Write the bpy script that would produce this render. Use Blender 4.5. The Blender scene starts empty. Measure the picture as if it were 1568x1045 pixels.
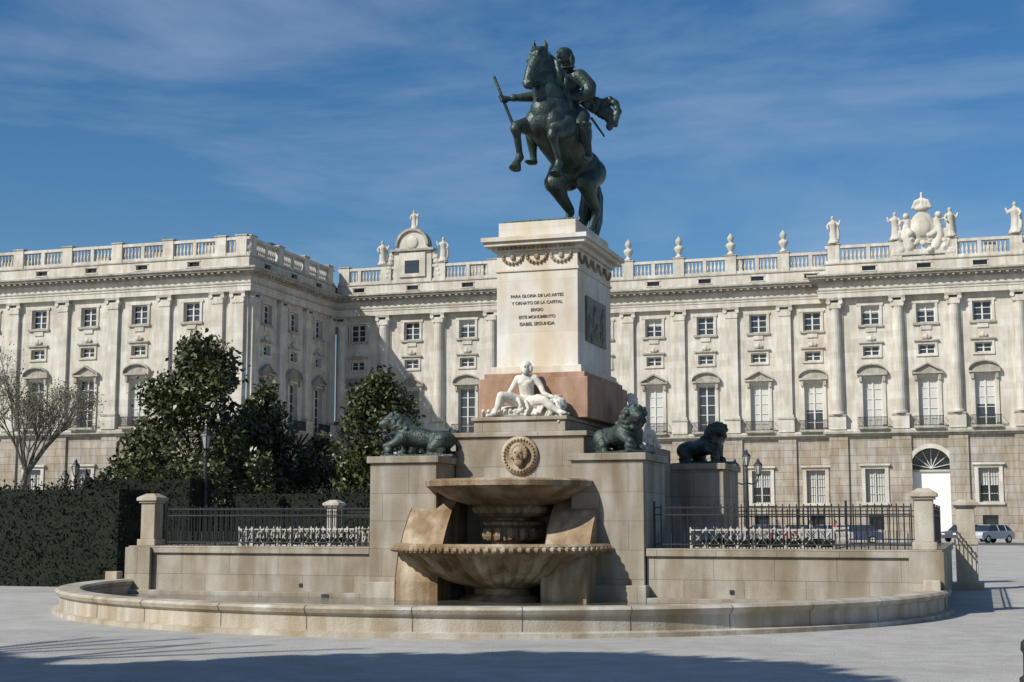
import bpy, math, random
import numpy as np
from mathutils import Vector, Matrix, Euler
random.seed(7); rng=np.random.default_rng(7)
sc=bpy.context.scene
pi=math.pi
# ------------------------------------------------------------------ materials
def nt(m):
    m.use_nodes=True
    return m.node_tree.nodes,m.node_tree.links
def mat(name,c1,c2=None,scale=1.5,rough=.85,bump=.15,bscale=25,brick=None,metal=0,spec=.3,dirt=0.0,stretch=(1,1,1),dz=.18,tint=(1,.93,.82)):
    m=bpy.data.materials.new(name); N,L=nt(m); b=N['Principled BSDF']
    b.inputs['Roughness'].default_value=rough; b.inputs['Metallic'].default_value=metal
    b.inputs['Specular IOR Level'].default_value=spec
    c2=c2 or tuple(x*.75 for x in c1)
    tc=N.new('ShaderNodeTexCoord'); mp=N.new('ShaderNodeMapping'); mp.inputs['Scale'].default_value=stretch
    L.new(tc.outputs['Object'],mp.inputs['Vector'])
    no=N.new('ShaderNodeTexNoise'); no.inputs['Scale'].default_value=scale; no.inputs['Detail'].default_value=6; no.inputs['Roughness'].default_value=.65
    L.new(mp.outputs[0],no.inputs['Vector'])
    cr=N.new('ShaderNodeValToRGB'); cr.color_ramp.elements[0].position=.35; cr.color_ramp.elements[1].position=.65
    cr.color_ramp.elements[0].color=(*c2,1); cr.color_ramp.elements[1].color=(*c1,1)
    L.new(no.outputs['Fac'],cr.inputs['Fac']); col=cr.outputs['Color']
    if brick:
        bw,rh,mo,dark=brick
        sx=N.new('ShaderNodeSeparateXYZ'); L.new(tc.outputs['Object'],sx.inputs[0])
        ad=N.new('ShaderNodeMath'); L.new(sx.outputs[0],ad.inputs[0]); L.new(sx.outputs[1],ad.inputs[1])
        cb=N.new('ShaderNodeCombineXYZ'); L.new(ad.outputs[0],cb.inputs[0]); L.new(sx.outputs[2],cb.inputs[1])
        bt=N.new('ShaderNodeTexBrick'); L.new(cb.outputs[0],bt.inputs['Vector'])
        bt.inputs['Scale'].default_value=1; bt.inputs['Brick Width'].default_value=bw; bt.inputs['Row Height'].default_value=rh
        bt.inputs['Mortar Size'].default_value=mo; bt.inputs['Mortar Smooth'].default_value=.3
        bt.inputs['Color1'].default_value=(1,1,1,1); bt.inputs['Color2'].default_value=(.84,.83,.82,1); bt.inputs['Mortar'].default_value=(dark,dark,dark,1)
        mx=N.new('ShaderNodeMix'); mx.data_type='RGBA'; mx.blend_type='MULTIPLY'; mx.inputs[0].default_value=1
        L.new(col,mx.inputs[6]); L.new(bt.outputs['Color'],mx.inputs[7]); col=mx.outputs[2]
    if dirt>0:
        for sc_,zz,dd,p0,p1 in((2.2,dz,dirt,.42,.62),(.9,max(dz,.5),dirt*.8,.38,.56)):
            mp2=N.new('ShaderNodeMapping'); mp2.inputs['Scale'].default_value=(1.3,1.3,zz); L.new(tc.outputs['Object'],mp2.inputs['Vector'])
            n2=N.new('ShaderNodeTexNoise'); n2.inputs['Scale'].default_value=sc_; n2.inputs['Detail'].default_value=5; L.new(mp2.outputs[0],n2.inputs['Vector'])
            r2=N.new('ShaderNodeValToRGB'); r2.color_ramp.elements[0].position=p0; r2.color_ramp.elements[1].position=p1
            d=1-dd; r2.color_ramp.elements[0].color=(d*tint[0],d*tint[1],d*tint[2],1); r2.color_ramp.elements[1].color=(1,1,1,1)
            L.new(n2.outputs['Fac'],r2.inputs['Fac'])
            mx=N.new('ShaderNodeMix'); mx.data_type='RGBA'; mx.blend_type='MULTIPLY'; mx.inputs[0].default_value=1
            L.new(col,mx.inputs[6]); L.new(r2.outputs['Color'],mx.inputs[7]); col=mx.outputs[2]
    L.new(col,b.inputs['Base Color'])
    if bump>0:
        n3=N.new('ShaderNodeTexNoise'); n3.inputs['Scale'].default_value=bscale; n3.inputs['Detail'].default_value=4
        L.new(tc.outputs['Object'],n3.inputs['Vector'])
        bp=N.new('ShaderNodeBump'); bp.inputs['Strength'].default_value=bump; bp.inputs['Distance'].default_value=.05
        L.new(n3.outputs['Fac'],bp.inputs['Height']); L.new(bp.outputs[0],b.inputs['Normal'])
    return m
def leafmat(name,c1,c2,rough=.45,spec=.4):
    m=bpy.data.materials.new(name); N,L=nt(m); b=N['Principled BSDF']
    g=N.new('ShaderNodeNewGeometry'); cr=N.new('ShaderNodeValToRGB')
    cr.color_ramp.elements[0].color=(*c1,1); cr.color_ramp.elements[1].color=(*c2,1)
    L.new(g.outputs['Random Per Island'],cr.inputs['Fac']); L.new(cr.outputs[0],b.inputs['Base Color'])
    b.inputs['Roughness'].default_value=rough; b.inputs['Specular IOR Level'].default_value=spec
    return m
GT=(1,.97,.92)
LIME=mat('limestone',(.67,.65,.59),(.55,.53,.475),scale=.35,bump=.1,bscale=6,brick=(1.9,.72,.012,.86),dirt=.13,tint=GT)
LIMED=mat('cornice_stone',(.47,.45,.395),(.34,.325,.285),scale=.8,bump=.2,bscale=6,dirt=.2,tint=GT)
GRAN=mat('granite_block',(.46,.435,.39),(.35,.33,.30),scale=.5,bump=.25,bscale=8,brick=(2.1,.78,.035,.52),dirt=.15)
MSTONE=mat('monument_granite',(.46,.43,.375),(.34,.318,.275),scale=1.1,bump=.25,bscale=40,brick=(1.15,.56,.008,.55),dirt=.26)
BOWL=mat('bowl_stone',(.54,.45,.335),(.34,.275,.195),scale=1.8,bump=.35,bscale=30,dirt=.42,tint=(1,.88,.72))
MARB=mat('white_marble',(.72,.715,.68),(.62,.605,.57),scale=2,bump=.08,bscale=30,brick=(3.,1.15,.006,.8),dirt=.09)
MARBF=mat('marble_figure',(.70,.67,.60),(.50,.47,.41),scale=5,bump=.2,bscale=40)
REDG=mat('red_granite',(.47,.32,.24),(.36,.235,.175),scale=3,bump=.2,bscale=40,dirt=.22)
KERB=mat('kerb_stone',(.55,.52,.455),(.42,.395,.345),scale=1.1,bump=.25,bscale=30,dirt=.24)
JOINT=mat('dark_joint',(.12,.11,.095),bump=0)
BRONZE=mat('bronze',(.06,.095,.08),(.02,.03,.028),scale=3,rough=.42,bump=.35,bscale=18,metal=.35,spec=.5,stretch=(1,1,.4))
BRONZEL=mat('bronze_lion',(.07,.10,.085),(.025,.036,.032),scale=5,rough=.45,bump=.5,bscale=25,metal=.35,spec=.5)
RELF=mat('relief_bronze',(.19,.18,.15),(.10,.095,.08),scale=4,rough=.5,bump=.5,bscale=25,metal=.2)
IRON=mat('black_iron',(.02,.022,.022),rough=.5,bump=0,spec=.5)
WHITEM=mat('white_painted_iron',(.56,.55,.50),(.36,.34,.29),bump=.1)
GLASS=mat('window_glass',(.035,.045,.055),(.02,.025,.03),scale=.3,rough=.08,bump=.05,bscale=1,spec=.7)
BLIND=mat('window_blind',(.54,.54,.50),(.46,.46,.43),scale=.4,bump=0)
FRAME=mat('window_frame',(.62,.61,.56),(.55,.54,.5),bump=0)
DOORW=mat('portal_canvas',(.78,.78,.76),(.72,.72,.7),bump=.05)
ROOF=mat('roof_slate',(.10,.10,.11),(.07,.07,.08),bump=.2)
WATER=mat('pool_water',(.12,.115,.09),(.07,.075,.06),rough=.08,bump=.25,bscale=8,spec=.6)
INK=mat('inscription',(.12,.11,.10),bump=0)
BARK=mat('bark',(.10,.085,.07),(.05,.042,.035),scale=8,bump=.6,bscale=20)
BARKL=mat('bark_pale',(.17,.155,.125),(.10,.09,.07),scale=8,bump=.4,bscale=20)
LEAF=leafmat('magnolia_leaf',(.014,.026,.008),(.105,.118,.042),.38)
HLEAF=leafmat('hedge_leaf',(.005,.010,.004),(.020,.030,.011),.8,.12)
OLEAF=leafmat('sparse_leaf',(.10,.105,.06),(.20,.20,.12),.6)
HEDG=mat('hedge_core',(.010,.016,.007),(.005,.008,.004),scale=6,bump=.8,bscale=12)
RUB=mat('tyre',(.02,.02,.02),bump=0,rough=.7)
LAMPG=mat('lantern_glass',(.45,.45,.40),bump=0,rough=.2)
SOIL=mat('planting_soil',(.12,.09,.06),(.07,.055,.04),scale=4,bump=.4)

# ------------------------------------------------------------------ mesh helper
def empty(name,loc=(0,0,0)):
    e=bpy.data.objects.new(name,None); e.location=loc; e.empty_display_size=.5
    sc.collection.objects.link(e); return e
def link(o,parent=None):
    sc.collection.objects.link(o)
    if parent is not None:
        o.parent=parent
        o.matrix_parent_inverse=Matrix.Translation(parent.location).inverted()
class MB:
    def __init__(s): s.v=[];s.f=[];s.T=Matrix.Identity(4)
    def add(s,vs,fs):
        o=len(s.v); T=s.T
        s.v.extend([tuple(T@Vector(p)) for p in vs]); s.f.extend([tuple(i+o for i in f) for f in fs])
    def box(s,x0,x1,y0,y1,z0,z1):
        s.add([(x0,y0,z0),(x1,y0,z0),(x1,y1,z0),(x0,y1,z0),(x0,y0,z1),(x1,y0,z1),(x1,y1,z1),(x0,y1,z1)],
              [(3,2,1,0),(4,5,6,7),(0,1,5,4),(1,2,6,5),(2,3,7,6),(3,0,4,7)])
    def frus(s,cx,cy,hx0,hy0,z0,hx1,hy1,z1):
        s.add([(cx-hx0,cy-hy0,z0),(cx+hx0,cy-hy0,z0),(cx+hx0,cy+hy0,z0),(cx-hx0,cy+hy0,z0),
               (cx-hx1,cy-hy1,z1),(cx+hx1,cy-hy1,z1),(cx+hx1,cy+hy1,z1),(cx-hx1,cy+hy1,z1)],
              [(3,2,1,0),(4,5,6,7),(0,1,5,4),(1,2,6,5),(2,3,7,6),(3,0,4,7)])
    def quad(s,*p): s.add(p,[tuple(range(len(p)))])
    def ext(s,poly,y0,y1):
        n=len(poly); s.add([(a,y0,b) for a,b in poly]+[(a,y1,b) for a,b in poly],
            [tuple(range(n)),tuple(range(2*n-1,n-1,-1))]+[(i,i+n,(i+1)%n+n,(i+1)%n) for i in range(n)])
    def lathe(s,prof,cx=0,cy=0,n=16,a0=0,a1=2*pi,rib=0,ribn=0,ribz=None):
        full=abs(a1-a0-2*pi)<1e-6; m=n if full else n+1; vs=[];fs=[]
        for k,(r,z) in enumerate(prof):
            for i in range(m):
                a=a0+(a1-a0)*i/n; rr=r
                if rib and (ribz is None or ribz[0]<=z<=ribz[1]): rr=r*(1-rib*(1-abs(math.sin(a*ribn/2))))
                vs.append((cx+rr*math.cos(a),cy+rr*math.sin(a),z))
        for k in range(len(prof)-1):
            for i in range(n):
                j=(i+1)%m; fs.append((k*m+i,k*m+j,(k+1)*m+j,(k+1)*m+i))
        if full:
            if prof[0][0]>1e-4: fs.append(tuple(range(m))[::-1])
            if prof[-1][0]>1e-4: fs.append(tuple((len(prof)-1)*m+i for i in range(m)))
        s.add(vs,fs)
    def tube(s,p,q,r0,r1,n=6,cap=True):
        p=Vector(p);q=Vector(q);d=q-p
        if d.length<1e-6:return
        d.normalize(); u=d.orthogonal().normalized(); w=d.cross(u); vs=[]
        for c,r in((p,r0),(q,r1)):
            for i in range(n):
                a=2*pi*i/n; vs.append(tuple(c+u*(r*math.cos(a))+w*(r*math.sin(a))))
        fs=[(i,(i+1)%n,(i+1)%n+n,i+n) for i in range(n)]
        if cap: fs+= [tuple(range(n))[::-1],tuple(range(n,2*n))]
        s.add(vs,fs)
    def sph(s,c,r,rot=None,nu=14,nv=9):
        rx,ry,rz=(r,r,r) if not isinstance(r,(tuple,list)) else r
        if max(rx,ry,rz)>.22 and nu==14: nu,nv=24,16
        R=Euler([math.radians(a) for a in rot]).to_matrix() if rot else Matrix.Identity(3)
        c=Vector(c); vs=[tuple(c+R@Vector((0,0,-rz)))]
        for j in range(1,nv):
            ph=-pi/2+pi*j/nv
            for i in range(nu):
                a=2*pi*i/nu; vs.append(tuple(c+R@Vector((rx*math.cos(ph)*math.cos(a),ry*math.cos(ph)*math.sin(a),rz*math.sin(ph)))))
        vs.append(tuple(c+R@Vector((0,0,rz)))); fs=[]
        for i in range(nu):
            fs.append((0,1+(i+1)%nu,1+i)); fs.append((len(vs)-1,1+(nv-2)*nu+i,1+(nv-2)*nu+(i+1)%nu))
            for j in range(nv-2):
                a=1+j*nu+i;b=1+j*nu+(i+1)%nu; fs.append((a,b,b+nu,a+nu))
        s.add(vs,fs)
    def chain(s,pts):
        for i,(p,r) in enumerate(pts):
            s.sph(p,r)
            if i: s.tube(pts[i-1][0],p,pts[i-1][1],r,20 if r>.2 else 12)
    def build(s,name,m,parent=None,smooth=False,bevel=0,remesh=0,sm=4):
        me=bpy.data.meshes.new(name); me.from_pydata(s.v,[],s.f); me.update()
        if remesh:
            o=bpy.data.objects.new(name,me); sc.collection.objects.link(o)
            md=o.modifiers.new('r','REMESH'); md.mode='VOXEL'; md.voxel_size=remesh
            if sm:
                m2=o.modifiers.new('s','SMOOTH'); m2.factor=.5; m2.iterations=sm
            dg=bpy.context.evaluated_depsgraph_get(); me2=bpy.data.meshes.new_from_object(o.evaluated_get(dg))
            bpy.data.objects.remove(o); me=me2; smooth=True
        me.materials.clear(); me.materials.append(m)
        if smooth: me.polygons.foreach_set('use_smooth',[True]*len(me.polygons))
        o=bpy.data.objects.new(name,me); link(o,parent)
        if bevel:
            b=o.modifiers.new('b','BEVEL'); b.width=bevel; b.segments=2; b.limit_method='ANGLE'
        return o
def leaves(name,P,size,asp,m,parent):
    n=len(P); d=rng.normal(size=(n,3)); d/=np.linalg.norm(d,axis=1)[:,None]
    e=rng.normal(size=(n,3)); e-= (e*d).sum(1)[:,None]*d; e/=np.linalg.norm(e,axis=1)[:,None]
    s=size*rng.uniform(.6,1.3,n)[:,None]
    a=d*s; b=e*s*asp
    V=np.stack([P-a,P+b,P+a,P-b],1).reshape(-1,3)
    me=bpy.data.meshes.new(name); me.vertices.add(4*n); me.vertices.foreach_set('co',V.ravel())
    me.loops.add(4*n); me.loops.foreach_set('vertex_index',np.arange(4*n,dtype=np.int32))
    me.polygons.add(n); me.polygons.foreach_set('loop_start',np.arange(0,4*n,4,dtype=np.int32)); me.polygons.foreach_set('loop_total',np.full(n,4,dtype=np.int32))
    me.update(); me.validate(); me.materials.append(m)
    o=bpy.data.objects.new(name,me); link(o,parent); return o

# ------------------------------------------------------------------ ground
g=MB(); g.box(-900,900,-300,1200,-.5,0)
GR=mat('plaza_ground',(.465,.46,.435),(.36,.355,.335),scale=.22,bump=.4,bscale=30,dirt=.10,tint=(1,.985,.95))
g.build('ground',GR)
rd=MB(); rd.box(-200,200,84,97,-.05,.012)
rd.build('road',mat('asphalt',(.10,.10,.10),(.07,.07,.07),bump=.3))

# ------------------------------------------------------------------ palace
pal=empty('palace_building',(-20,130,0))
M={k:MB() for k in('lime','corn','gran','glass','blind','frame','iron','door','roof')}
def setT(T):
    for m in M.values(): m.T=T
ZG=10.6
def window(c,hw,z0,z1,rows,blind=0,dep=.42):
    M['glass'].quad((c-hw,dep,z0),(c+hw,dep,z0),(c+hw,dep,z1),(c-hw,dep,z1))
    f=M['frame']; t=.07; y0,y1=dep-.1,dep-.01
    f.box(c-hw,c-hw+.13,y0,y1,z0,z1); f.box(c+hw-.13,c+hw,y0,y1,z0,z1)
    f.box(c-hw+.13,c+hw-.13,y0,y1,z0,z0+.12); f.box(c-hw+.13,c+hw-.13,y0,y1,z1-.12,z1)
    f.box(c-.08,c+.08,y0-.01,y1,z0+.12,z1-.12)
    for r in range(1,rows):
        z=z0+(z1-z0)*r/rows; f.box(c-hw+.13,c-.08,y0+.02,y1,z-t/2,z+t/2); f.box(c+.08,c+hw-.13,y0+.02,y1,z-t/2,z+t/2)
    if blind>0:
        zb=z1-(z1-z0)*blind; M['blind'].quad((c-hw+.1,dep-.005,zb),(c+hw-.1,dep-.005,zb),(c+hw-.1,dep-.005,z1-.1),(c-hw+.1,dep-.005,z1-.1))
def facade(T,u0,u1,bays,bw,depth,col=False,portal=None,pils=None,e0=0,e1=0,blindp=.7,sides=(1,1),zo=0):
    setT(T); L=M['lime'];G=M['gran'];C=M['corn']
    ops=[]
    for i,c in enumerate(bays):
        o=[(1.0,11.3,16.6,'main'),(.85,19.0,20.05,'mez'),(.95,22.3,24.35,'up'),(.7,28.1,28.62,'att')]
        if portal==i: o.append((2.05,0.0,9.3,'portal'))
        else: o+=[(.75,.9,2.4,'low'),(1.0,3.7,7.2,'base')]
        for hw,a,b,k in o: ops.append((c-hw,c+hw,a,b,k,c,hw,i))
    us=sorted(set([u0,u1]+[o[0] for o in ops]+[o[1] for o in ops])); zs=sorted(set([0,ZG,28.9]+[o[2] for o in ops]+[o[3] for o in ops]))
    for a,b in zip(us,us[1:]):
        for z,w in zip(zs,zs[1:]):
            uc,zc=(a+b)/2,(z+w)/2
            if any(o[0]<uc<o[1] and o[2]<zc<o[3] for o in ops): continue
            (G if zc<ZG else L).quad((a,0,z),(b,0,z),(b,0,w),(a,0,w))
    for u,fl in((u0,sides[0]),(u1,sides[1])):
        if fl: G.quad((u,0,0),(u,depth,0),(u,depth,ZG),(u,0,ZG)); L.quad((u,0,ZG),(u,depth,ZG),(u,depth,28.9),(u,0,28.9))
    rz=28.9+zo
    M['roof'].quad((u0,0,rz),(u1,0,rz),(u1,depth,rz),(u0,depth,rz))
    for a,b,z0,z1,k,c,hw,i in ops:
        W=G if z0<ZG else L; d=.5 if k!='portal' else 1.2
        W.quad((a,0,z0),(a,d,z0),(a,d,z1),(a,0,z1)); W.quad((b,0,z0),(b,d,z0),(b,d,z1),(b,0,z1))
        W.quad((a,0,z0),(b,0,z0),(b,d,z0),(a,d,z0)); W.quad((a,0,z1),(b,0,z1),(b,d,z1),(a,d,z1))
        if k=='main':
            bl=random.choice([.55,.75,1,1]) if random.random()<blindp else 0
            window(c,hw,z0,z1,5,bl)
            for s in(-1,1): L.box(c+s*(hw+.17)-.17,c+s*(hw+.17)+.17,-.16,.0,z0,z1+.02)
            L.box(c-hw-.34,c+hw+.34,-.165,.0,z1+.02,z1+.32)
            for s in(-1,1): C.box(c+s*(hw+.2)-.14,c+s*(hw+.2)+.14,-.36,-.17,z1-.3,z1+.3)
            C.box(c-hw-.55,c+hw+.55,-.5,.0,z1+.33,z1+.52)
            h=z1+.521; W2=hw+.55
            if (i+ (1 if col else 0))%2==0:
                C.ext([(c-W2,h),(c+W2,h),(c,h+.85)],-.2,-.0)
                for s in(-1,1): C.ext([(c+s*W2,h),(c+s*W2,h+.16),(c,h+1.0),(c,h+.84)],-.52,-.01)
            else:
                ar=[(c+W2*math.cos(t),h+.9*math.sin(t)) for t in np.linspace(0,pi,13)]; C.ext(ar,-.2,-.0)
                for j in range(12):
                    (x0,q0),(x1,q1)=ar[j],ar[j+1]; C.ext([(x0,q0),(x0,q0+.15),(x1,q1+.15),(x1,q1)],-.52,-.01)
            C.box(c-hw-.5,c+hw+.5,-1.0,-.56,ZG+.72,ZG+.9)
            I=M['iron']; zb=ZG+.9
            for zz in(zb+.06,zb+.98): I.box(c-hw-.5,c+hw+.5,-1.0,-.95,zz,zz+.06)
            for u in np.arange(c-hw-.5,c+hw+.51,.14): I.box(u-.026,u+.026,-.99,-.955,zb,zb+1)
            for s in(-1,1): I.box(c+s*(hw+.48)-.02,c+s*(hw+.48)+.02,-.95,-.1,zb+.98,zb+1.03); I.box(c+s*(hw+.48)-.02,c+s*(hw+.48)+.02,-.95,-.1,zb+.4,zb+.44)
        elif k=='mez':
            window(c,hw,z0,z1,2,0); C.box(c-hw-.4,c+hw+.4,-.28,0,z1+.28,z1+.44)
            for s in(-1,1): L.box(c+s*(hw+.12)-.12,c+s*(hw+.12)+.12,-.1,0,z0,z1)
            L.box(c-hw-.24,c+hw+.24,-.105,0,z1,z1+.26); L.box(c-hw-.24,c+hw+.24,-.14,0,z0-.22,z0)
            L.sph((c,-.12,z1+.75),(.5,.15,.26),nu=10,nv=6); L.sph((c,-.16,z1+.8),(.2,.2,.32),nu=8,nv=6)
        elif k=='up':
            window(c,hw,z0,z1,3,random.choice([0,0,0,.4]))
            for s in(-1,1): L.box(c+s*(hw+.13)-.13,c+s*(hw+.13)+.13,-.12,0,z0,z1)
            L.box(c-hw-.4,c+hw+.4,-.15,0,z1,z1+.24); C.box(c-hw-.35,c+hw+.35,-.22,0,z0-.24,z0)
            L.box(c-.55,c+.55,-.12,0,z0-.75,z0-.25)
        elif k=='att':
            M['glass'].quad((a,.5,z0),(b,.5,z0),(b,.5,z1),(a,.5,z1))
            L.box(a-.14,b+.14,-.07,0,z1,z1+.1); L.box(a-.14,b+.14,-.07,0,z0-.1,z0)
        elif k=='base':
            window(c,hw,z0,z1,4,1 if random.random()<.5 else .5)
            for s in(-1,1): L.box(c+s*(hw+.18)-.18,c+s*(hw+.18)+.18,-.15,0,z0,z1)
            L.box(c-hw-.36,c+hw+.36,-.155,0,z1,z1+.3); L.box(c-hw-.55,c+hw+.55,-.38,0,z1+.3,z1+.5); L.box(c-hw-.45,c+hw+.45,-.25,0,z0-.26,z0)
            I=M['iron']
            for u in np.arange(c-hw+.15,c+hw,.25): I.box(u-.02,u+.02,.06,.1,z0,z1)
        elif k=='low':
            M['glass'].quad((a,.45,z0),(b,.45,z0),(b,.45,z1),(a,.45,z1))
            I=M['iron']
            for u in np.arange(c-hw+.15,c+hw,.25): I.box(u-.02,u+.02,.06,.1,z0,z1)
        elif k=='portal':
            D=M['door']; D.quad((a,.9,0),(b,.9,0),(b,.9,6.9),(a,.9,6.9)); M['glass'].quad((a,.9,6.9),(b,.9,6.9),(b,.9,z1),(a,.9,z1))
            L.box(a,b,.7,.89,6.85,7.05)
            n=14; sp=7.2
            for j in range(n):
                t0,t1=pi*j/n,pi*(j+1)/n; p0=(c+hw*math.cos(t0),sp+hw*math.sin(t0)); p1=(c+hw*math.cos(t1),sp+hw*math.sin(t1))
                G.ext([p0,(p0[0],z1),(p1[0],z1),p1],.01,.6)
                q0=(c+(hw+.45)*math.cos(t0),sp+(hw+.45)*math.sin(t0)); q1=(c+(hw+.45)*math.cos(t1),sp+(hw+.45)*math.sin(t1))
                L.ext([p0,q0,q1,p1],-.2,.0)
                if j%2: M['frame'].tube((c,.8,sp),(c+hw*math.cos(t0),.8,sp+hw*math.sin(t0)),.05,.05,4)
    pils=pils if pils is not None else [bays[0]-bw/2]+[c+bw/2 for c in bays]
    for u in pils:
        L.box(u-.85,u+.85,-.62,0,ZG+.71,ZG+2.1); C.box(u-.92,u+.92,-.7,0,ZG+2.1,ZG+2.28)
        zb=ZG+2.28
        if col:
            L.box(u-.78,u+.78,-.12,0,zb,24.1)
            L.lathe([(.74,zb),(.74,zb+.18),(.64,zb+.3),(.62,zb+.5),(.62,zb+4),(.55,24.0),(.62,24.1)],u,-.22,16)
            pw=.62; pp=.78
        else:
            L.box(u-.78,u+.78,-.48,0,zb,zb+.3); L.box(u-.66,u+.66,-.38,0,zb+.3,24.0); pw=.66;pp=.46
        L.frus(u,-pp/2,pw,pp/2,24.1 if col else 24.0,pw+.14,pp/2+.0,24.7); C.box(u-pw-.22,u+pw+.22,-pp-.12,0,24.95,25.2)
        for s in(-1,1): L.tube((u+s*(pw+.02),-pp-.1,24.75),(u+s*(pw+.02),-.02,24.75),.24,.24,8)
        G.box(u-.95,u+.95,-.26,0,0,ZG-.01)
    def run(mb,pr,z0,z1): mb.box(u0-pr*e0,u1+pr*e1,-pr,depth if (e0 or e1) and depth<12 else .0,z0+zo,z1+zo)
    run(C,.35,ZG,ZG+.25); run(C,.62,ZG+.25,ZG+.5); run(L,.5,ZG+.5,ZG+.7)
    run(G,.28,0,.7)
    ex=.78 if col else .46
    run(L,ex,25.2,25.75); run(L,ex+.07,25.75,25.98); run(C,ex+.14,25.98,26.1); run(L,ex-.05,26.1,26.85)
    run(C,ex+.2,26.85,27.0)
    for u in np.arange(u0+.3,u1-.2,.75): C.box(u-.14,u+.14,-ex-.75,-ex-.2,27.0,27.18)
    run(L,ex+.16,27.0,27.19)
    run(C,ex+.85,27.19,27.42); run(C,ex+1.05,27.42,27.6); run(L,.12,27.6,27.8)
    B=(.1,.62); run(C,.1,28.9,29.02)
    L.box(u0,u1,*B,29.025,29.35); L.box(u0,u1,*B,30.68,30.98)
    pp=list(pils)
    for u in pp:
        L.box(u-.62,u+.62,B[0]-.08,B[1]+.08,29.02,31.08); C.box(u-.7,u+.7,B[0]-.16,B[1]+.16,31.08,31.22)
    for c in bays: L.box(c-.2,c+.2,B[0]+.02,B[1]-.02,29.35,30.68)
    u=u0+.2
    while u<u1-.15:
        if all(abs(u-p)>.72 for p in pp) and all(abs(u-c)>.28 for c in bays):
            L.lathe([(.13,29.35),(.09,29.5),(.17,29.8),(.075,30.3),(.12,30.5),(.12,30.68)],u,.36,6)
        u+=.42
TF=lambda y: Matrix.Translation((0,y,0))
wb=[-68.1-6.2*k for k in range(7)][::-1]
facade(TF(103),-112,-61.6,wb,6.2,60,pils=[-65.0-6.2*k for k in range(8)]+[-62.6],e1=1,blindp=.15,sides=(1,0))
TS=Matrix.Translation((-61.6,103,0))@Matrix.Rotation(pi/2,4,'Z')
facade(TS,.06,20.9,[4.1,10.3,16.5],6.2,20,pils=[1.0,7.2,13.4,19.6],blindp=.1,sides=(0,0),zo=.007)
facade(TF(124),-61.4,-41.3,[-58.7,-52.0,-45.3],6.7,6.1,col=True,pils=[-60.6,-55.35,-48.65,-42.3],e1=1,blindp=.3,zo=.003)
facade(TF(130),-39.4,-5.85,[-36.9,-31.05,-25.2,-19.35,-13.5,-7.68],5.85,20,pils=[-33.98,-28.12,-22.28,-16.42,-10.6],blindp=.85)
facade(TF(127),-5.8,14.4,[-1.3,4.3,9.9],5.6,3.1,col=True,portal=1,pils=[-4.9,1.5,7.1,13.5],e0=1,e1=1,blindp=.9,zo=.004)
facade(TF(130),14.5,52,[17.2,23.05,28.9,34.75,40.6,46.45],5.85,20,blindp=.85,pils=[20.1,26,31.8,37.7,43.5,49.4])
setT(Matrix.Identity(4))
L=M['lime'];C=M['corn']
L.box(-54.3,-49.7,124.0,124.9,29.0,32.6); L.box(-53.6,-50.4,123.8,124.0,29.6,32.4)
M['glass'].quad((-52.9,123.79,30.0),(-51.1,123.79,30.0),(-51.1,123.79,31.5),(-52.9,123.79,31.5))
C.box(-54.7,-49.3,123.6,125,32.6,32.85)
L.ext([(-54.2,32.85),(-49.8,32.85)]+[(-52+1.75*math.cos(t),33.2+1.75*math.sin(t)) for t in np.linspace(0,pi,13)],123.8,124.8)
for j in range(12):
    t0,t1=pi*j/12,pi*(j+1)/12
    C.ext([(-52+r*math.cos(t),33.2+r*math.sin(t)) for r,t in((1.76,t0),(2.05,t0),(2.05,t1),(1.76,t1))],123.55,124.9)
for s in(-1,1):
    for k in range(6): L.sph((-52+s*(2.6+.12*k),124.3,32.3-.5*k),(.42,.35,.42))
L.sph((-52,123.75,33.6),(.75,.2,.75))
for x,y,w in[(-97,112,3.5),(-86,113,2),(-78,112,1.4),(-70,110,1.8),(-64.5,112,1),(-47,131,2.),(-44,131,1.),(-17,136,2),(-36,136,1.5),(6,134,1.5),(11,136,1.2),(15,136,2)]:
    L.box(x-w/2,x+w/2,y,y+1.5,28.9,31.9); M['roof'].box(x-w/2-.1,x+w/2+.1,y-.1,y+1.6,31.9,32.1)
mm={'lime':LIME,'corn':LIMED,'gran':GRAN,'glass':GLASS,'blind':BLIND,'frame':FRAME,'iron':IRON,'door':DOORW,'roof':ROOF}
nm={'lime':'walls','corn':'cornices','gran':'granite_base','glass':'window_panes','blind':'window_blinds','frame':'window_frames','iron':'balcony_rails','door':'portal_door','roof':'roof'}
for k,m in M.items(): m.build(nm[k],mm[k],pal)
def stat(seed):
    random.seed(seed); b=MB(); s=random.choice([-1,1])
    b.lathe([(.62,0),(.62,.25),(.5,.3),(.48,.5)],0,0,12)
    b.chain([((0,0,.6),.42),((.03*s,0,1.2),.38),((0,0,1.7),.34),((0,0,2.15),.38),((0,0,2.35),.28)])
    b.chain([((0,0,2.4),.13),((0,0,2.6),.13)]); b.sph((0.03*s,-.03,2.83),(.2,.22,.25))
    b.chain([((.36*s,0,2.3),.15),((.62*s,-.1,1.95),.12),((.5*s,-.35,1.6),.1)])
    b.chain([((-.36*s,0,2.3),.15),((-.62*s,-.1,2.0),.12),((-.75*s,-.2,2.45),.1)])
    b.chain([((.45,.1,1.8),.16),((.5,.1,1.1),.2),((.45,.05,.5),.22)])
    return b.build('roof_statue',LIME,pal,remesh=.06,sm=2)
def put(o,x,y,z,s=1,rz=0):
    o.parent=pal; o.matrix_parent_inverse=Matrix.Translation(pal.location).inverted()
    o.location=(x,y,z); o.scale=(s,s,s); o.rotation_euler=(0,0,rz)
s1=stat(1);s2=stat(5); put(s1,-4.9,127.36,31.2,1.0); put(s2,1.5,127.36,31.2,1.0)
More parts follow.
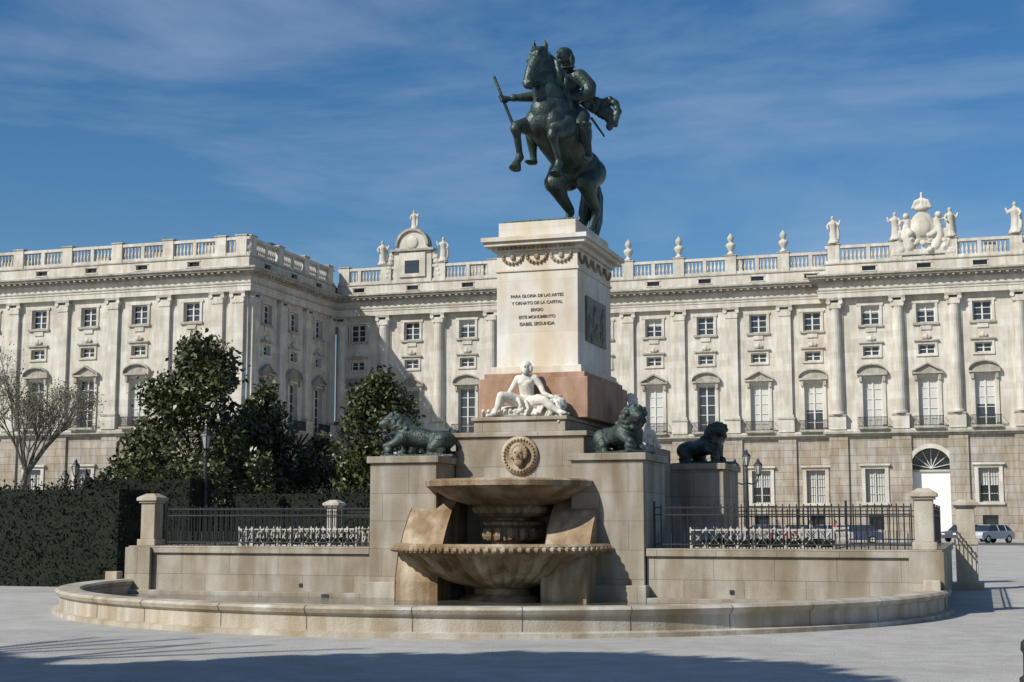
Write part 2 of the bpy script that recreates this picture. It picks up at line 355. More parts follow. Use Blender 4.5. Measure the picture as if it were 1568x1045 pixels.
def dup(o,*a,**k):
    n=o.copy(); sc.collection.objects.link(n); put(n,*a,**k); return n
dup(s1,7.1,127.36,31.2,1.05,.5); dup(s2,13.5,127.36,31.2,1.1,-.4)
dup(s1,-55.9,124.4,31.2,.95,.4); dup(s2,-48.4,124.4,31.2,.95,.2); dup(s1,-52,124.4,35.2,.75)
v=MB(); v.lathe([(.42,0),(.42,.2),(.2,.35),(.25,.5),(.5,.9),(.55,1.15),(.4,1.3),(.22,1.4),(.2,1.5),(.34,1.7),(.38,1.95),(.25,2.2),(.1,2.35),(.02,2.5)],0,0,14)
vo=v.build('roof_urn',LIME,pal,smooth=True); put(vo,-33.98,130.36,31.2)
for x in(-28.12,-22.28,-16.42,-10.6): dup(vo,x,130.36,31.2)
random.seed(3)
c=MB(); c.sph((0,0,2.6),(1.15,.45,1.5)); c.sph((0,-.3,2.5),(.75,.35,1.0)); c.sph((0,0,4.4),(.7,.45,.35)); c.chain([((0,0,4.7),.25),((0,0,5.3),.12),((0,0,5.9),.14)])
for k in range(7):
    a=pi*k/6; c.chain([((.85*math.cos(a),0,4.5),.16),((.6*math.cos(a),-.1,5.15),.11),((0,0,5.4),.1)])
for s in(-1,1):
    c.chain([((s*1.2,0,.6),.5),((s*1.6,0,1.6),.45),((s*1.5,0,2.5),.4),((s*1.35,0,3.2),.3)]); c.sph((s*1.5,-.1,3.7),.33)
    c.chain([((s*2.0,0,.4),.45),((s*2.4,0,1.2),.35),((s*2.2,0,2.1),.25),((s*2.8,0,2.4),.15)])
    c.chain([((s*2.7,0,.3),.3),((s*2.9,0,.9),.25),((s*2.6,0,1.6),.2)])
    c.chain([((s*1.3,0,3.2),.15),((s*2.1,0,3.3),.12),((s*2.3,0,2.8),.1)])
for k in range(26):
    c.sph((random.uniform(-2.6,2.6),random.uniform(-.4,.1),random.uniform(.2,2.2)),random.uniform(.15,.35))
c.box(-3,3,-.3,.4,-.2,.35)
co=c.build('coat_of_arms',LIME,pal,remesh=.07,sm=1); put(co,4.3,127.3,29.7,1.08)

# ------------------------------------------------------------------ monument
mon=empty('fountain_monument',(0,4,0))
st=MB(); mb=MB(); rg=MB(); bw=MB()
YW=.4
for s in(-1,1):
    E=8.35 if s>0 else 8.55
    a,b=sorted((s*2.9,s*E))
    st.box(a,b,YW,YW+.55,.0,1.0); st.box(a-.04 if s<0 else a,b+.04 if s>0 else b,YW-.06,YW+.61,1.0,1.15); st.box(a,b,YW-.28,YW-.001,0,.22)
    st.box(*sorted((s*(E-.5),s*(E-.003))),YW+.56,10.4,0,1.0); st.box(*sorted((s*(E-.56),s*(E+.036))),YW+.62,10.45,1.0,1.147)
    st.box(*sorted((s*(E-.55),s*(E+.07))),YW-.14,YW-.061,0,1.12)
    for y0,y1,x0,x1 in((.3,2.3,1.42,2.88),(5.8,7.9,2.1,3.5)):
        A,B=sorted((s*x0,s*x1))
        st.box(A,B,y0,y1,0,2.86); st.box(A-.06,B+.06,y0-.06,y1+.06,2.86,3.0); st.box(A-.07,B+.07,y0-.2,y1+.08,0,.45)
    st.box(*sorted((s*1.41,s*2.3)),2.37,5.7,0,3.3)
    pr=[(-.55,0),(-.55,.5),(-.42,1.0),(-.1,1.5),(.2,1.85),(.55,2.1),(.75,2.35),(1.3,2.35),(1.3,0)]
    A,B=sorted((s*1.05,s*1.95)); vs=[(A,y,z) for y,z in pr]+[(B,y,z) for y,z in pr]; n=len(pr)
    bw.add(vs,[tuple(range(n)),tuple(range(2*n-1,n-1,-1))]+[(i,(i+1)%n,(i+1)%n+n,i+n) for i in range(n)])
st.box(-1.4,1.4,1.36,6.4,2.45,3.42); st.box(-1.48,1.48,1.3,6.46,3.42,3.52); st.box(-1.0,1.0,1.38,6.3,3.52,3.76); st.box(-1.05,1.05,1.33,6.35,3.76,3.84)
st.box(-1.04,1.04,1.1,6.4,0,2.45); st.box(-7.84,7.84,YW+.62,10.4,0,1.06)
st.box(-1.5,1.5,5.0,9.0,1.07,2.3); st.box(-1.0,1.0,6.47,8.0,2.3,3.3)
X0=.07
rg.box(X0-1.22,X0+1.22,2.1,5.7,3.85,4.72); rg.box(X0-1.13,X0+1.13,2.2,5.6,4.72,4.84)
mb.box(X0-1.02,X0+1.02,2.33,5.47,4.84,5.0); mb.box(X0-.92,X0+.92,2.45,5.35,5.0,7.1)
mb.box(X0-.95,X0+.95,2.42,5.38,7.1,7.16); mb.box(X0-.92,X0+.92,2.45,5.35,7.16,7.55)
mb.box(X0-1.0,X0+1.0,2.36,5.44,7.55,7.65); mb.box(X0-1.14,X0+1.14,2.22,5.58,7.65,7.74); mb.box(X0-1.2,X0+1.2,2.16,5.64,7.74,7.84)
mb.box(X0-.88,X0+.88,2.45,5.35,7.84,8.2)
fr=MB()
for k in range(3):
    cx=X0-.55+.55*k
    for j in range(9):
        t=pi*j/8; fr.sph((cx-.22*math.cos(t),2.43,7.44-.16*math.sin(t)),.04,nu=6,nv=5)
    fr.sph((cx,2.43,7.42),(.06,.04,.07),nu=8,nv=6)
for k in range(5):
    cy=2.75+.57*k
    for j in range(9):
        t=pi*j/8; fr.sph((X0+.94,cy-.22*math.cos(t),7.44-.16*math.sin(t)),.04,nu=6,nv=5)
for k in range(18): fr.sph((X0-.85+.1*k,2.33,7.60),.034,nu=6,nv=4)
fr.build('frieze_ornament',BOWL,mon)
st.build('fountain_walls',MSTONE,mon,bevel=.015); mb.build('marble_pedestal',MARB,mon,bevel=.008); rg.build('red_granite_plinth',REDG,mon,bevel=.015)
bw.build('curved_buttress',BOWL,mon,bevel=.02)
br=MB()
for s in(-1,1):
    x=X0+s*.93; br.box(min(x,x+s*.03),max(x,x+s*.03),3.05,4.75,5.6,6.6)
    random.seed(4)
    for k in range(26): br.sph((x+s*.02,random.uniform(3.2,4.6),random.uniform(5.7,6.35)),(.05,random.uniform(.05,.12),random.uniform(.08,.2)),nu=8,nv=6)
br.build('bronze_relief',RELF,mon)
b=MB()
b.lathe([(.9,.0),(.92,.14),(.8,.2),(.62,.26),(.6,.36),(.85,.42),(1.25,.52),(1.7,.72),(2.02,.98),(2.1,1.06),(2.22,1.08),(2.24,1.2),(2.18,1.25),(2.05,1.24),(1.9,1.1),(.1,1.0)],0,.42,160,rib=.06,ribn=40,ribz=(.4,1.0))
for k in range(90):
    a=2*pi*k/90; b.sph((2.22*math.cos(a),.42+2.22*math.sin(a),1.14),(.075,.075,.06),nu=6,nv=5)
UX,UY=.12,.62
b.lathe([(.50,1.0),(.54,1.12),(.44,1.18),(.42,1.24),(.54,1.3),(.58,1.42),(.50,1.54),(.60,1.6),(.60,1.66),(.36,1.7),(.34,1.74),(.64,1.76),(.80,1.84),(.84,1.93),(.76,1.98),(.92,2.0),(1.3,2.12),(1.6,2.29),(1.70,2.34),(1.76,2.36),(1.78,2.46),(1.70,2.5),(1.55,2.46),(1.3,2.38),(.05,2.3)],UX,UY,144,rib=.08,ribn=30,ribz=(1.28,1.95))
for k in range(14):
    a=2*pi*k/14; b.sph((UX+.55*math.cos(a),UY+.55*math.sin(a),1.42),(.09,.09,.13),nu=6,nv=5)
b.build('fountain_bowls',BOWL,mon,smooth=False)
w=MB(); w.lathe([(2.0,1.16),(.0,1.16)],0,.42,48); w.build('bowl_water',WATER,mon)
m=MB(); m.T=Matrix.Translation((0.03,1.34,3.03))@Matrix.Rotation(pi/2,4,'X')
m.lathe([(.0,.02),(.26,.02),(.28,.05),(.36,.06),(.40,.03),(.41,-.02)],0,0,40)
m.T=Matrix.Translation((.03,0,-.03))
m.sph((0,1.24,3.08),(.13,.08,.17)); m.sph((0,1.17,3.06),(.035,.05,.05)); m.sph((0,1.24,2.92),(.1,.06,.09))
for s in(-1,1): m.sph((s*.05,1.17,3.12),(.03,.03,.02))
for a in np.linspace(-.4,pi+.4,12): m.sph((.15*math.cos(a),1.25,3.1+.17*math.sin(a)),(.06,.05,.06),nu=8,nv=6)
for k in range(30):
    a=2*pi*k/30; m.sph((.33*math.cos(a),1.27,3.06+.33*math.sin(a)),.028,nu=6,nv=4)
m.build('lion_mask_medallion',BOWL,mon,smooth=True)
for i,(t,s) in enumerate([("PARA GLORIA DE LAS ARTES",.078),("Y ORNATO DE LA CAPITAL",.078),("ERIGIO",.075),("ESTE MONUMENTO",.078),("ISABEL SEGUNDA",.085)]):
    cu=bpy.data.curves.new('inscription_line','FONT'); cu.body=t; cu.size=s*1.2; cu.align_x='CENTER'; cu.extrude=.003; cu.offset=.002; cu.materials.append(INK)
    o=bpy.data.objects.new('inscription_line',cu); link(o,mon); o.location=(X0,2.444,6.52-.155*i); o.rotation_euler=(pi/2,0,0)

pool=empty('fountain_pool',(-.2,1,0)); PX=-.2; dr_=-.23
k=MB(); a0=pi+.02; a1=2*pi-.02
k.lathe([(r+dr_,z) for r,z in[(8.98,0),(8.98,.07),(8.86,.09),(8.86,.3),(8.92,.34),(8.95,.40),(8.9,.44),(8.5,.44),(8.45,.40),(8.47,.34),(8.5,.3),(8.5,0)]],PX,1,130,a0,a1)
for a in(a0,a1):
    vs=[(PX+(r+dr_)*math.cos(a),1+(r+dr_)*math.sin(a),z) for r,z in[(8.98,0),(8.86,.09),(8.86,.3),(8.95,.40),(8.9,.44),(8.5,.44),(8.5,0)]]; k.add(vs,[tuple(range(7))])
k.build('pool_kerb',KERB,pool)
jn=MB(); random.seed(8); a=a0+.06
while a<a1-.05:
    jn.lathe([(8.865+dr_,.08),(8.865+dr_,.3),(8.925+dr_,.34),(8.955+dr_,.40),(8.903+dr_,.444),(8.5+dr_,.444)],PX,1,1,a,a+.0013); a+=random.uniform(.17,.2)
jn.build('kerb_joints',JOINT,pool)
w=MB(); vs=[(PX,.0,.14)]+[(PX+8.28*math.cos(t),1+8.28*math.sin(t),.14) for t in np.linspace(a0,a1,60)]
w.add(vs,[(0,i,i+1) for i in range(1,60)]); w.build('pool_water_surface',WATER,pool)
e=MB(); e.box(8.05,8.35,.02,.25,0,.62); e.box(-9.0,-8.7,.1,.34,0,.6)
e.build('pool_end_blocks',KERB,pool,bevel=.02)
dr=MB(); dr.box(-3.85,-3.7,YW-.3,YW-.281,.1,.19); dr.box(4.5,4.58,YW-.02,YW-.0,.3,.38); dr.box(-4.5,-4.43,YW-.02,YW,.32,.39); dr.build('spouts',IRON,pool)

# ------------------------------------------------------------------ fences
fn=empty('iron_fence',(0,.7,1.15)); f=MB()
def fence(p,q,z0,h):
    p=Vector((*p,0));q=Vector((*q,0));Ln=(q-p).length; n=int(Ln/.13); d=(q-p)/n
    for zz in(z0+.08,z0+h-.2,z0+h-.06): f.tube((p.x,p.y,zz),(q.x,q.y,zz),.019,.019,4)
    for i in range(n+1):
        c=p+d*i; big=i%14==0; r=.024 if big else .0125
        f.tube((c.x,c.y,z0),(c.x,c.y,z0+h+(.06 if big else 0)),r,r,5)
        if i<n and i%2==0:
            m=p+d*(i+.5); f.tube((m.x,m.y,z0),(m.x,m.y,z0+.3),.009,.009,4)
for s in(-1,1):
    fence((s*3.0,.7),(s*7.85,.7),1.15,.85); fence((s*8.1,.95),(s*8.1,10.2),1.15,.85)
fence((-7.9,10.2),(7.9,10.2),1.15,.85)
f.build('fence_bars',IRON,fn)
def pillar(x,y,zb,k=1,h=0):
    p=MB(); w=k
    if h: p.box(x-.2*w,x+.2*w,y-.2*w,y+.2*w,zb,zb+h); p.box(x-.3*w,x+.3*w,y-.3*w,y+.3*w,zb,zb+.16); zb+=h
    p.box(x-.22*w,x+.22*w,y-.22*w,y+.22*w,zb,zb+.14); p.box(x-.17*w,x+.17*w,y-.17*w,y+.17*w,zb+.14,zb+.92); p.box(x-.21*w,x+.21*w,y-.21*w,y+.21*w,zb+.92,zb+.97)
    p.box(x-.25*w,x+.25*w,y-.25*w,y+.25*w,zb+.97,zb+1.04); p.frus(x,y,.25*w,.25*w,zb+1.04,.1*w,.1*w,zb+1.13)
    p.build('stone_pillar',KERB,None,bevel=.012)
pillar(-8.25,.7,1.15); pillar(8.08,.7,1.15); pillar(-8.3,10.2,1.15); pillar(8.7,10.8,0,1.3,1.1)
lf=empty('lattice_fence',(0,1.3,1.1)); l=MB()
def lattice(p,q):
    p=Vector((*p,1.1));q=Vector((*q,1.1));n=max(1,int((q-p).length/.3)); d=(q-p)/n
    for zz in(.06,.40): l.tube(p+Vector((0,0,zz)),q+Vector((0,0,zz)),.018,.018,4)
    for i in range(n):
        a=p+d*i;b_=p+d*(i+1)
        l.tube(a+Vector((0,0,.06)),b_+Vector((0,0,.44)),.013,.013,4); l.tube(a+Vector((0,0,.44)),b_+Vector((0,0,.06)),.013,.013,4)
        l.tube(a,a+Vector((0,0,.46)),.016,.016,4)
for s in(-1,1):
    P=[(s*3.6,1.25),(s*6.4,1.25),(s*6.4,4.2),(s*3.6,4.2)]
    for i in range(4): lattice(P[i],P[(i+1)%4])
l.build('lattice',WHITEM,lf)
sb=empty('flower_bed',(0,2.5,1.1)); q=MB()
for s in(-1,1): q.box(*sorted((s*3.7,s*6.3)),1.35,4.1,1.061,1.13)
q.build('soil',SOIL,sb)
P=[]
for s in(-1,1):
    n=2500; P.append(np.stack([s*rng.uniform(3.75,6.25,n),rng.uniform(1.4,4.05,n),1.13+rng.uniform(0,.16,n)],1))
leaves('low_plants',np.concatenate(P),.05,.5,HLEAF,sb)

# ------------------------------------------------------------------ equestrian statue
eq=empty('equestrian_statue',(X0,3.9,8.2)); random.seed(7)
Sh=Matrix(((1.06,.2,0,.17),(0,1.04,0,0),(0,0,1.03,.03),(0,0,0,1)))
TT=Matrix.Translation((X0,3.9,8.2))@Sh
h=MB(); h.T=TT
h.sph((0,.72,1.66),(.46,.50,.46))
h.chain([((0,.7,1.66),.42),((0,.38,1.86),.46),((0,0,2.08),.50),((0,-.38,2.28),.51),((0,-.62,2.38),.43)])
h.sph((-.22,.74,1.55),(.30,.42,.45)); h.sph((.22,.74,1.55),(.30,.42,.45))
h.sph((-.2,-.78,2.3),(.23,.24,.34)); h.sph((.2,-.78,2.3),(.23,.24,.34)); h.sph((0,-.8,2.55),(.3,.28,.35))
for c,r in[((0,-.52,2.65),(.38,.46,.4)),((-.01,-.6,2.95),(.31,.44,.36)),((-.03,-.66,3.22),(.26,.38,.34)),((-.05,-.72,3.5),(.22,.31,.3)),((-.07,-.8,3.72),(.18,.24,.2))]: h.sph(c,r,rot=(-12,0,0))
h.chain([((-.08,-.9,3.78),.16),((-.09,-1.04,3.6),.16),((-.12,-1.18,3.36),.12),((-.14,-1.26,3.12),.105),((-.145,-1.28,3.02),.10)])
h.sph((-.09,-.93,3.5),(.15,.2,.22),rot=(25,0,0)); h.chain([((-.1,-.98,3.4),.11),((-.13,-1.12,3.1),.075),((-.14,-1.18,3.0),.07)])
for s in(-1,1):
    h.chain([((-.08+s*.10,-.82,3.9),.06),((-.08+s*.13,-.86,4.02),.05),((-.08+s*.11,-.9,4.14),.012)])
    h.sph((-.10+s*.145,-1.06,3.62),.045); h.sph((-.14+s*.07,-1.34,3.06),.04)
for i in range(40):
    t=i/39; p=Vector((.02,-.12,2.85)).lerp(Vector((-.06,-.62,3.92)),t)+Vector((random.uniform(.0,.12),0,random.uniform(-.05,.05)))
    q=Vector((.14+.1*random.random(),-.03,-.2)); h.chain([(p,.05),(p+q,.045),(p+q+Vector((.06,-.05,-.22)),.035),(p+q+Vector((.04*random.random(),-.03,-.42)),.012)])
for dx in(-.07,0,.06): h.chain([((-.08+dx,-.92,3.94),.05),((-.09+dx*1.2,-1.06,3.82),.04),((-.1+dx*1.3,-1.16,3.62),.015)])
h.chain([((-.3,-.6,2.28),.27),((-.38,-.88,2.22),.19),((-.45,-1.16,2.16),.12),((-.45,-1.2,2.08),.115),((-.46,-1.12,1.92),.078),((-.46,-1.02,1.6),.065),((-.46,-1.0,1.5),.085),((-.47,-1.1,1.37),.07)])
h.tube((-.47,-1.1,1.37),(-.47,-1.2,1.2),.075,.13,14)
h.chain([((.3,-.6,2.22),.27),((.34,-.9,2.04),.19),((.36,-1.18,1.94),.12),((.36,-1.2,1.86),.115),((.35,-1.1,1.72),.078),((.34,-.9,1.44),.065),((.34,-.87,1.35),.085),((.34,-.95,1.22),.07)])
h.tube((.34,-.95,1.22),(.34,-1.04,1.05),.075,.13,14)
for s,o in((-1,-.05),(1,.1)):
    h.chain([((s*.24,.72+o,1.5),.36),((s*.32,.40+o,1.2),.24),((s*.29,.62+o,.93),.145),((s*.27,.98+o,.70),.105),((s*.26,1.0+o,.64),.09),((s*.26,.9+o,.5),.07),((s*.25,.78+o,.26),.062),((s*.25,.76+o,.18),.085),((s*.25,.68+o,.1),.075)])
    h.tube((s*.25,.7+o,.14),(s*.25,.64+o,.0),.08,.13,14)
for i in range(22):
    dx,dy=random.uniform(-.17,.17),random.uniform(-.14,.14)
    h.chain([((0,1.1,1.85),.07),((dx*.5,1.36+dy*.4,1.6),.07),((dx,1.46+dy,1.1),.06),((dx*1.3,1.34+dy,.5),.05),((dx*1.0+.05*math.sin(i),1.2+dy,.03),.02)])
h.sph((0,.2,2.5),(.5,.42,.2),rot=(28,0,0)); h.sph((.47,.1,2.25),(.08,.32,.36)); h.sph((-.47,.1,2.25),(.08,.32,.36))
h.chain([((0,-.18,2.78),.1),((.1,-.16,2.76),.08)]); h.chain([((-.2,.5,2.72),.1),((.2,.5,2.72),.1)])
h.sph((.0,.2,2.8),(.27,.25,.22))
h.chain([((0.03,.22,2.95),.21),((.05,.18,3.14),.2)]); h.sph((.06,.12,3.38),(.29,.23,.30)); h.sph((.05,.0,3.36),(.2,.16,.24))
h.sph((.03,.2,2.98),(.28,.26,.06))
h.chain([((-.2,.12,3.58),.14),((.32,.14,3.58),.14)])
h.chain([((.05,.08,3.7),.09),((.05,.03,3.86),.085)])
h.sph((.05,.04,3.76),(.23,.2,.035),rot=(14,0,0))
HT=h.T; h.T=TT@Matrix.Translation((.05,0,0))
h.sph((0,-.02,4.03),(.135,.165,.195)); h.sph((0,.07,4.07),(.17,.15,.18)); h.chain([((-.02,-.17,4.06),.025),((-.02,-.215,3.99),.03)]); h.sph((-.02,-.14,3.87),(.06,.05,.05))
h.chain([((-.1,-.17,3.96),.012),((-.02,-.2,3.945),.022),((.06,-.17,3.96),.012)]); h.sph((.16,.05,3.93),(.06,.09,.15)); h.sph((-.16,.05,3.93),(.06,.09,.15))
h.chain([((-.09,-.15,4.1),.025),((.05,-.15,4.1),.025)]); h.T=HT
h.chain([((-.26,.08,3.56),.15),((-.42,-.08,3.32),.155),((-.5,-.2,3.12),.12),((-.52,-.22,3.08),.13),((-.72,-.42,3.02),.095),((-.9,-.56,2.98),.06),((-1.0,-.62,2.96),.062)])
h.sph((-.84,-.52,3.0),(.09,.09,.09))
h.chain([((.36,.12,3.56),.16),((.54,.14,3.32),.165),((.6,.05,3.1),.13),((.42,-.15,2.98),.1),((.18,-.32,2.95),.065),((.12,-.36,2.95),.07)])
hand=Vector((-1.02,-.63,2.96)); ax=Vector((.42,0,-1.05)).normalized()
for j in range(4):
    c0=hand+ax*(.045*(j-1.5)); h.chain([(c0+Vector((.04,.03,0)),.026),(c0+Vector((-.02,-.07,0)),.023),(c0+Vector((-.07,-.01,0)),.02)])
h.chain([(hand+Vector((.03,.04,.05)),.028),(hand+Vector((-.03,.05,.07)),.022)])
for s in(-1,1):
    h.chain([((s*.2,.22,2.74),.2),((s*.42,-.02,2.58),.21),((s*.54,-.26,2.36),.15)])
    h.chain([((s*.57,-.26,2.3),.14),((s*.60,-.18,2.08),.12),((s*.62,-.08,1.8),.078),((s*.62,-.05,1.66),.072)])
    h.chain([((s*.62,-.03,1.63),.075),((s*.63,-.2,1.58),.065),((s*.64,-.36,1.57),.04)])
    for k in range(8):
        a=2*pi*k/8; h.sph((s*.575+.15*math.cos(a),-.25+.15*math.sin(a),2.33),.05)
def ribbon(pts,w=.16,t=.035):
    for i in range(len(pts)-1):
        p,q=Vector(pts[i]),Vector(pts[i+1])
        for j in range(5):
            c=p.lerp(q,j/5)+Vector((0,.03*math.sin(i*2+j),0)); h.sph(c,(w*.75,t+.03,w),rot=(0,random.uniform(-40,40),random.uniform(-20,20)),nu=10,nv=7)
ribbon([(.32,.3,3.2),(.5,.42,3.08),(.68,.5,3.0),(.84,.52,3.06),(.98,.55,2.98)],.11)
ribbon([(.35,.35,3.0),(.55,.48,2.84),(.72,.5,2.72),(.86,.52,2.62),(.84,.52,2.42)],.11)
ribbon([(.95,.55,3.0),(1.02,.55,2.82),(.98,.55,2.62),(.92,.55,2.5)],.09)
ribbon([(.55,.45,2.9),(.75,.5,2.85),(.9,.52,2.75)],.12)
h.build('horse_and_rider',BRONZE,eq,remesh=.019,sm=2)
t=MB(); t.T=TT
t.tube((-1.24,-.62,3.5),(-.80,-.64,2.36),.035,.035,8); t.tube((.5,.35,2.65),(.62,.75,2.3),.03,.02,6)
t.tube((-.05,-1.26,3.1),(.15,-.38,2.95),.014,.014,5); t.tube((-.2,-1.22,3.1),(-.0,-.3,2.95),.014,.014,5)
t.build('baton_sword_reins',BRONZE,eq)
bp=MB(); bp.box(X0-.8,X0+.8,2.55,5.25,8.2,8.26); bp.build('bronze_base_plate',BRONZE,eq,bevel=.01)

# ------------------------------------------------------------------ lions
def lion(x,y,z,rz,mir):
    e=empty('lion_statue',(x,y,z)); b=MB()
    b.T=Matrix.Translation((x,y,z))@Matrix.Rotation(rz,4,'Z')@Matrix.Diagonal((mir*1.02,1.05,1.02,1))
    random.seed(11)
    b.box(-.8,.75,-.32,.32,0,.06)
    b.chain([((.5,0,.36),.21),((.2,0,.38),.19),((-.12,0,.43),.22),((-.34,0,.5),.25)])
    b.chain([((-.4,0,.6),.24),((-.52,-.02,.72),.2),((-.6,-.03,.76),.16)])
    b.sph((-.66,-.04,.77),(.15,.13,.15)); b.chain([((-.74,-.05,.74),.095),((-.84,-.06,.71),.075)]); b.chain([((-.74,-.05,.66),.06),((-.8,-.06,.64),.045)])
    for s in(-1,1):
        b.sph((-.6,s*.11-.03,.9),(.04,.04,.05)); b.sph((-.76,s*.06-.05,.81),.03)
        b.chain([((.46,s*.14,.34),.19),((.3,s*.2,.2),.13),((.5,s*.2,.14),.075),((.36,s*.21,.09),.07),((.24,s*.21,.09),.075)])
    b.chain([((-.36,.15,.42),.15),((-.4,.17,.24),.095),((-.42,.17,.12),.075),((-.52,.17,.1),.08)])
    b.chain([((-.36,-.15,.42),.15),((-.52,-.18,.3),.095),((-.64,-.18,.26),.075),((-.72,-.18,.24),.07)])
    b.sph((-.66,-.16,.15),.11)
    for k in range(75):
        a=random.uniform(0,2*pi); t=random.random(); c=Vector((-.30-.28*t,0,.52+.22*t)); r=.26-.03*t
        b.sph(c+Vector((random.uniform(-.08,.08)-.1*math.sin(a)*.5,r*math.cos(a)*.85,r*math.sin(a))),random.uniform(.045,.075),nu=7,nv=5)
    b.chain([((.66,0,.4),.05),((.78,.04,.25),.035),((.74,.12,.12),.035),((.5,.28,.1),.035),((.3,.31,.12),.06)])
    b.build('lion_body',BRONZEL,e,remesh=.016,sm=1)
lion(-2.1,1.2,3.0,.1,1); lion(2.2,1.2,3.0,-.8,-1); lion(2.85,6.7,3.0,-.7,-1); lion(-2.85,6.6,3.0,.2,1)

def god(x,y,z,rz):
    e=empty('river_god_statue',(x,y,z)); b=MB(); b.T=Matrix.Translation((x,y,z))@Matrix.Rotation(rz,4,'Z'); random.seed(2)
    b.sph((0,.12,.08),(.95,.36,.13)); b.sph((.1,.2,.2),(.42,.28,.2)); b.sph((-.5,.15,.15),(.3,.25,.16))
    b.chain([((.0,.18,.34),.19),((-.01,.16,.52),.15),((-.01,.12,.72),.17),((-.01,.12,.82),.15)])
    b.sph((-.08,.02,.76),(.09,.07,.07)); b.sph((.07,.02,.76),(.09,.07,.07))
    b.chain([((-.17,.12,.85),.085),((.15,.12,.85),.085)]); b.chain([((0,.1,.9),.06),((0,.08,1.0),.055)])
    b.sph((.0,.05,1.09),(.085,.1,.115)); b.sph((0,.09,1.12),(.115,.11,.11)); b.sph((0,-.02,1.0),(.07,.06,.08)); b.sph((0,-.055,1.09),(.018,.03,.03))
    for s in(-1,1): b.sph((s*.1,.08,1.05),(.045,.06,.09))
    b.chain([((-.2,.12,.85),.08),((-.3,.1,.68),.065),((-.38,.04,.52),.055),((-.48,-.02,.38),.045),((-.52,-.04,.32),.05)])
    b.chain([((.18,.12,.85),.08),((.3,.14,.68),.065),((.38,.1,.52),.055),((.52,.05,.46),.045),((.58,.03,.44),.05)])
    for s in range(5): b.chain([((.58,.06-.02*s,.44),.018),((.66,.05-.022*s,.42),.014),((.69,.05-.022*s,.38),.012)])
    b.chain([((-.1,.1,.32),.15),((-.32,-.14,.44),.12),((-.44,-.28,.46),.095),((-.5,-.26,.28),.085),((-.58,-.22,.1),.055),((-.66,-.32,.05),.05),((-.72,-.38,.04),.035)])
    b.chain([((.12,.08,.32),.16),((.34,-.16,.36),.13),((.5,-.26,.34),.1),((.66,-.28,.2),.085),((.82,-.28,.1),.055),((.9,-.34,.08),.05),((.98,-.36,.07),.03)])
    b.lathe([(.02,.12),(.14,.14),(.2,.25),(.17,.38),(.08,.44),(.11,.48),(.02,.48)],.68,.12,12)
    for k in range(16):
        t=random.random(); p=Vector((-.1+.9*t,.0,.42-.2*t))+Vector((random.uniform(-.05,.05),random.uniform(-.25,.05),random.uniform(-.05,.08)))
        b.chain([(p,.04),(p+Vector((.08,-.1,-.16)),.035),(p+Vector((.03,-.14,-.3)),.03)])
    for k in range(8):
        p=Vector((-.9+.12*k,-.1,.05)); b.chain([(p,.05),(p+Vector((.05,-.15,.1)),.04)])
    b.build('figure',MARBF,e,remesh=.014,sm=1)
god(0.02,1.75,3.83,0)
god(.2,7.3,3.3,pi)
god(1.86,4.0,3.28,pi/2)

# ------------------------------------------------------------------ street lamps
def lamp(x,y,H,arms=2):
    e=empty('street_lamp',(x,y,0)); b=MB(); gl=MB()
    b.lathe([(.28,0),(.28,.15),(.2,.2),(.2,.7),(.24,.75),(.12,.9),(.09,1.1),(.07,H*.6),(.05,H-.9),(.07,H-.85),(.03,H-.6)],x,y,10)
    def lan(px,py,pz):
        gl.lathe([(.09,pz),(.17,pz+.38)],px,py,6); b.lathe([(.05,pz-.08),(.11,pz)],px,py,6); b.lathe([(.2,pz+.38),(.18,pz+.42),(.07,pz+.55),(.07,pz+.6),(.02,pz+.68)],px,py,6)
        for k in range(6):
            a=pi*k/3; b.tube((px+.09*math.cos(a),py+.09*math.sin(a),pz),(px+.175*math.cos(a),py+.175*math.sin(a),pz+.38),.018,.018,4)
    lan(x,y,H-.6)
    for k in range(arms):
        a=.0+2*pi*k/arms; dx,dy=math.cos(a),math.sin(a); pts=[(0,H-1.35),(.2,H-1.42),(.42,H-1.35),(.5,H-1.15),(.5,H-1.05)]
        for (r0,z0),(r1,z1) in zip(pts,pts[1:]): b.tube((x+dx*r0,y+dy*r0,z0),(x+dx*r1,y+dy*r1,z1),.035,.035,6)
        lan(x+dx*.5,y+dy*.5,H-1.0)
    b.build('lamp_post',IRON,e); gl.build('lantern_panes',LAMPG,e)
def at(px,D):
    a=(px-784)/2200; lat=a*D; return (9.1+.951*lat-.309*D, -27.1+.309*lat+.951*D)
lamp(*at(1142,62),4.7,2); lamp(*at(316,44),4.5,0); lamp(*at(118,60),4.2,2); lamp(*at(1590,75),4.6,2)

